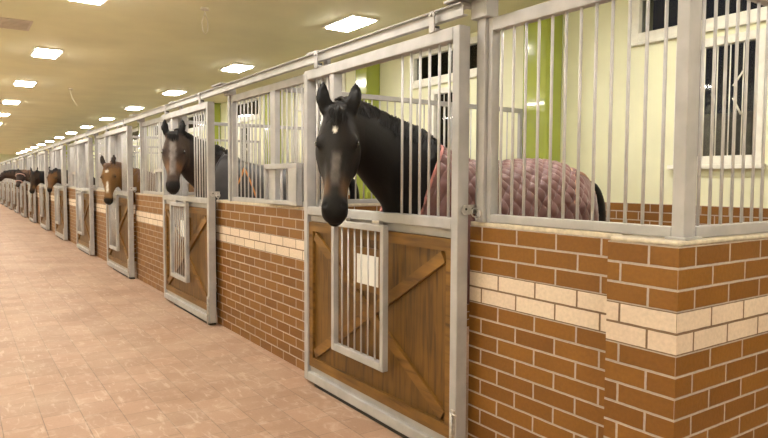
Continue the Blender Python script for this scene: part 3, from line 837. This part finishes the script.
def make_rug(kind, W, sy, uz, scale, build):
    NA, NX = (240, 270) if kind == 'mauve' else (60, 60)
    A0, A1 = -.62, PI+.62      # from low on one side, over the back, to the other
    pad = .03
    def pt(u, v, extra=0.):
        ang = A0+(A1-A0)*u
        top = max(0, math.sin(ang))
        xf = .81-.28*top**2 if kind == 'mauve' else .86-.26*top**3
        xb = -.878
        x = xf+(xb-xf)*v
        z, a, b_ = interp(TORSO_D, x)
        # flatten sides below the belly line so that the cloth hangs
        cs, sn = math.cos(ang), math.sin(ang)
        A_, B_ = a+pad+extra, b_+pad+extra
        ex = 2/2.2
        px = A_*math.copysign(abs(cs)**ex, cs); pz = B_*math.copysign(abs(sn)**ex, sn)
        if ang < 0 or ang > PI:
            low = min(1, abs(sn)/.55); px = math.copysign(A_*(1.0), cs); pz = -B_*low*1.05
            px *= 1+.02*math.sin(x*14)
        return W((x, px, z+pz)), x, ang, a
    mb = MB(); grid = []
    for i in range(NX+1):
        row = []
        for j in range(NA+1):
            v, u = i/NX, j/NA
            p, x, ang, a = pt(u, v)
            s_ = (ang)*.33
            q = .094
            plain = kind != 'mauve' or (x < -.42 and abs(math.cos(ang)) > .0 and x < -.42-.0)
            if kind == 'mauve':
                hgt = (abs(math.sin(PI*(s_+x)/q))*abs(math.sin(PI*(s_-x)/q)))**.38*.016
                if x < -.57: hgt *= .12
                hgt += .006*mnoise.noise(p*9)+.004*mnoise.noise(p*25)
            else: hgt = .01*mnoise.noise(p*7)
            p2, _, _, _ = pt(u, v, hgt)
            row.append(mb.bm.verts.new(p2))
        grid.append(row)
    for i in range(NX):
        for j in range(NA):
            f = mb.bm.faces.new((grid[i][j], grid[i+1][j], grid[i+1][j+1], grid[i][j+1])); f.smooth = True
            for l, (a_, b_) in zip(f.loops, ((i, j), (i+1, j), (i+1, j+1), (i, j+1))): l[mb.uv].uv = (a_/NX*1.6, b_/NA*1.8)
    rg = build(mb, 'rug', M['rug'] if kind == 'mauve' else M['rugdark'])
    so = rg.modifiers.new('thick', 'SOLIDIFY'); so.thickness = .012; so.offset = 1
    def line_xz(pts, mat, r, nm, sgn=1):
        P = []
        for (xa, za), (xb_, zb) in zip(pts, pts[1:]):
            for j in range(10):
                x = xa+(xb_-xa)*j/9; zz = za+(zb-za)*j/9
                z, a, b_ = interp(TORSO_D, x); A_, B_ = a+pad+.02, b_+pad+.02
                q = max(-1, min(1, (zz-z)/B_)); sn = abs(q)**(1.1)*(1 if q > 0 else -1); cs = math.sqrt(max(0, 1-sn*sn))
                P.append(tuple(W((x, sgn*A_*(cs**(2/2.2) if q > 0 else 1.), zz))))
        m2 = MB(); m2.tube(P, r, 6); return build(m2, nm, mat, rg)
    def line(uvs, mat, r=.006, nm='piping'):
        m2 = MB(); P = [pt(u, v, .020)[0] for u, v in uvs]; m2.tube([tuple(p) for p in P], r, 6)
        b_ = build(m2, nm, mat, rg); return b_
    def ufor(ang): return (ang-A0)/(A1-A0)
    N = 30
    if kind == 'mauve':
        line([(j/N, .0) for j in range(N+1)], M['trimpink'], .011, 'neck_binding')
        line([(j/N, .997) for j in range(N+1)], M['trimtan'], .006)
        for side in (0, 1):
            f = (lambda a: ufor(a)) if side == 0 else (lambda a: ufor(PI-a))
            # double seam running down the flank, slightly slanted, then back over the quarter
            for dv in (0, .022):
                line([(f(1.05-1.35*j/N), 0.79-dv-.10*(j/N)) for j in range(N+1)], M['trimtan'], .0045)
            line([(f(.98-.0*j), 0.79+.20*j/N) for j in range(N+1)], M['trimtan'], .0045)
            line([(f(.90), 0.80+.19*j/N) for j in range(N+1)], M['trimtan'], .0035)
    else:
        line([(j/N, .0) for j in range(N+1)], M['rugdark'], .010, 'neck_binding')
        for sg in (1, -1):
            line_xz([(.62, 1.24), (.45, 1.54)], M['trimorange'], .010, 'strap', sg)
            line_xz([(.45, 1.54), (.33, 1.15)], M['trimorange'], .010, 'strap', sg)

black = dict(coat=(.0075, .0055, .005), face=(.016, .012, .010), muzzle=(.008, .007, .007), tan=(.12, .062, .026), tanpos=.72, tanamt=.9,
             mark=(.034, .42, .70, (.17, .145, .13), .75), star=(.20, .012, .0115, 1.5), muzs=.77, ear=(.006, .005, .005))
bay2 = dict(coat=(.03, .021, .018), face=(.06, .038, .028), muzzle=(.016, .013, .013), tan=(.26, .12, .05), tanpos=.58, tanamt=.6,
            mark=(.045, .10, .72, (.30, .265, .25), .75), muzs=.80, ear=(.006, .005, .005))
chest = dict(coat=(.14, .068, .021), face=(.18, .092, .030), muzzle=(.02, .016, .014), tan=(.22, .12, .05), tanamt=.3,
             mark=(.024, .46, .72, (.75, .7, .6), 1.), star=(.17, .01, .024, 1.2), muzs=.84, ear=(.03, .02, .015))
bay4 = dict(coat=(.03, .018, .012), face=(.13, .06, .02), muzzle=(.012, .01, .009), tan=(.2, .1, .04), muzs=.82, ear=(.006, .005, .005))
dark5 = dict(coat=(.012, .010, .010), face=(.035, .02, .012), muzzle=(.008, .007, .007), tan=(.22, .11, .04), tanpos=.7, tanamt=.9, muzs=.86, ear=(.004, .004, .004))
brn6 = dict(coat=(.06, .035, .025), face=(.035, .022, .018), muzzle=(.02, .014, .012), tan=(.07, .04, .03), muzs=.85, ear=(.01, .008, .007))

make_horse('horse', (.87, 3.22, 0), PI, 1.04, (-.52, 3.03, 1.925), (-.688, 2.785, 1.345), (-.55, -.84, .0),
           [(.12, 3.23, 1.57), (-.08, 3.255, 1.70), (-.29, 3.20, 1.805)], black, .0125, 'hairblack', 'mauve',
           'black horse with small white star in mauve quilted rug at the nearest door', headscale=1.16)
make_horse('horse', (.98, 7.2, 0), PI, 1.08, (-.30, 7.0, 2.03), (-.40, 6.72, 1.42), (-.38, -.92, .0),
           [(.22, 7.24, 1.62), (.02, 7.25, 1.74), (-.13, 7.18, 1.86)], bay2, .018, 'hairblack', 'dark',
           'dark bay horse with grizzled pale face stripe at the second door', headscale=1.16)
make_horse('horse', (1.1, 10.95, 0), PI, .95, (-.27, 10.8, 1.76), (-.33, 10.55, 1.16), (-.42, -.9, .0),
           [(.25, 10.95, 1.40), (.08, 10.95, 1.52), (-.08, 10.9, 1.62)], chest, .022, 'hairbrown', None,
           'chestnut horse with white star and snip leaning out of the third door', headscale=1.12)
make_horse('horse', (1.1, 18.0, 0), PI, .97, (-.25, 18.05, 1.72), (-.36, 17.8, 1.22), (-.35, -.94, .0),
           [(.3, 18.0, 1.42), (.12, 18.05, 1.52), (-.05, 18.07, 1.58)], bay4, .034, 'hairblack', None,
           'bay horse with brown face and black ears at the fifth door', headscale=1.2)
make_horse('horse', (1.1, 21.6, 0), PI, .97, (-.35, 21.6, 1.72), (-.45, 21.4, 1.10), (-.5, -.87, .0),
           [(.3, 21.6, 1.42), (.12, 21.65, 1.50), (-.1, 21.66, 1.56)], dark5, .034, 'hairblack', None,
           'nearly black horse with tan muzzle reaching low out of the sixth door', headscale=1.2)
make_horse('horse', (1.0, 25.3, 0), PI, 1.0, (-.55, 25.1, 1.72), (-.62, 24.65, 1.24), (-.98, .15, .35),
           [(.25, 25.3, 1.45), (-.05, 25.3, 1.58), (-.32, 25.22, 1.64)], brn6, .04, 'hairbrown', None,
           'brown horse with pale halter reaching down out of the seventh door', True)
make_horse('horse', (1.0, 29.0, 0), PI, 1.0, (-.75, 29.0, 1.74), (-1.22, 28.9, 1.40), (-.4, -.2, .85),
           [(.2, 29.0, 1.48), (-.12, 29.0, 1.60), (-.45, 29.0, 1.68)], brn6, .04, 'hairblack', None,
           'dark horse seen side on with neck stretched out, farthest at the left edge')

# ------------------------------------------------------------------ camera, world
F, YAW, PIT, ROLL, CY = 630., .596, -.0535, .0045, 213.5
cam = bpy.data.cameras.new('camera'); co = bpy.data.objects.new('camera', cam); COL.objects.link(co)
cam.sensor_fit = 'HORIZONTAL'; cam.sensor_width = 36; cam.lens = F*36/768; cam.shift_x = 0; cam.shift_y = (CY-219)/768
cam.clip_start = .05; cam.clip_end = 200
fw = V((math.sin(YAW), math.cos(YAW), 0)); rt = V((math.cos(YAW), -math.sin(YAW), 0)); up = V((0, 0, 1))
f2 = fw*math.cos(PIT)+up*math.sin(PIT); u2 = up*math.cos(PIT)-fw*math.sin(PIT)
r2 = rt*math.cos(ROLL)+u2*math.sin(ROLL); uu = u2*math.cos(ROLL)-rt*math.sin(ROLL)
co.matrix_world = Matrix.Translation((-2.267, 0, 1.535)) @ Matrix((r2, uu, -f2)).transposed().to_4x4()
scene.camera = co
w = bpy.data.worlds.new('night'); scene.world = w; w.use_nodes = True
w.node_tree.nodes['Background'].inputs[0].default_value = (.01, .012, .02, 1); w.node_tree.nodes['Background'].inputs[1].default_value = 1.
scene.view_settings.view_transform = 'Standard'; scene.view_settings.look = 'None'
scene.view_settings.gamma = 1; scene.view_settings.use_curve_mapping = False
scene.view_settings.exposure = 0.68
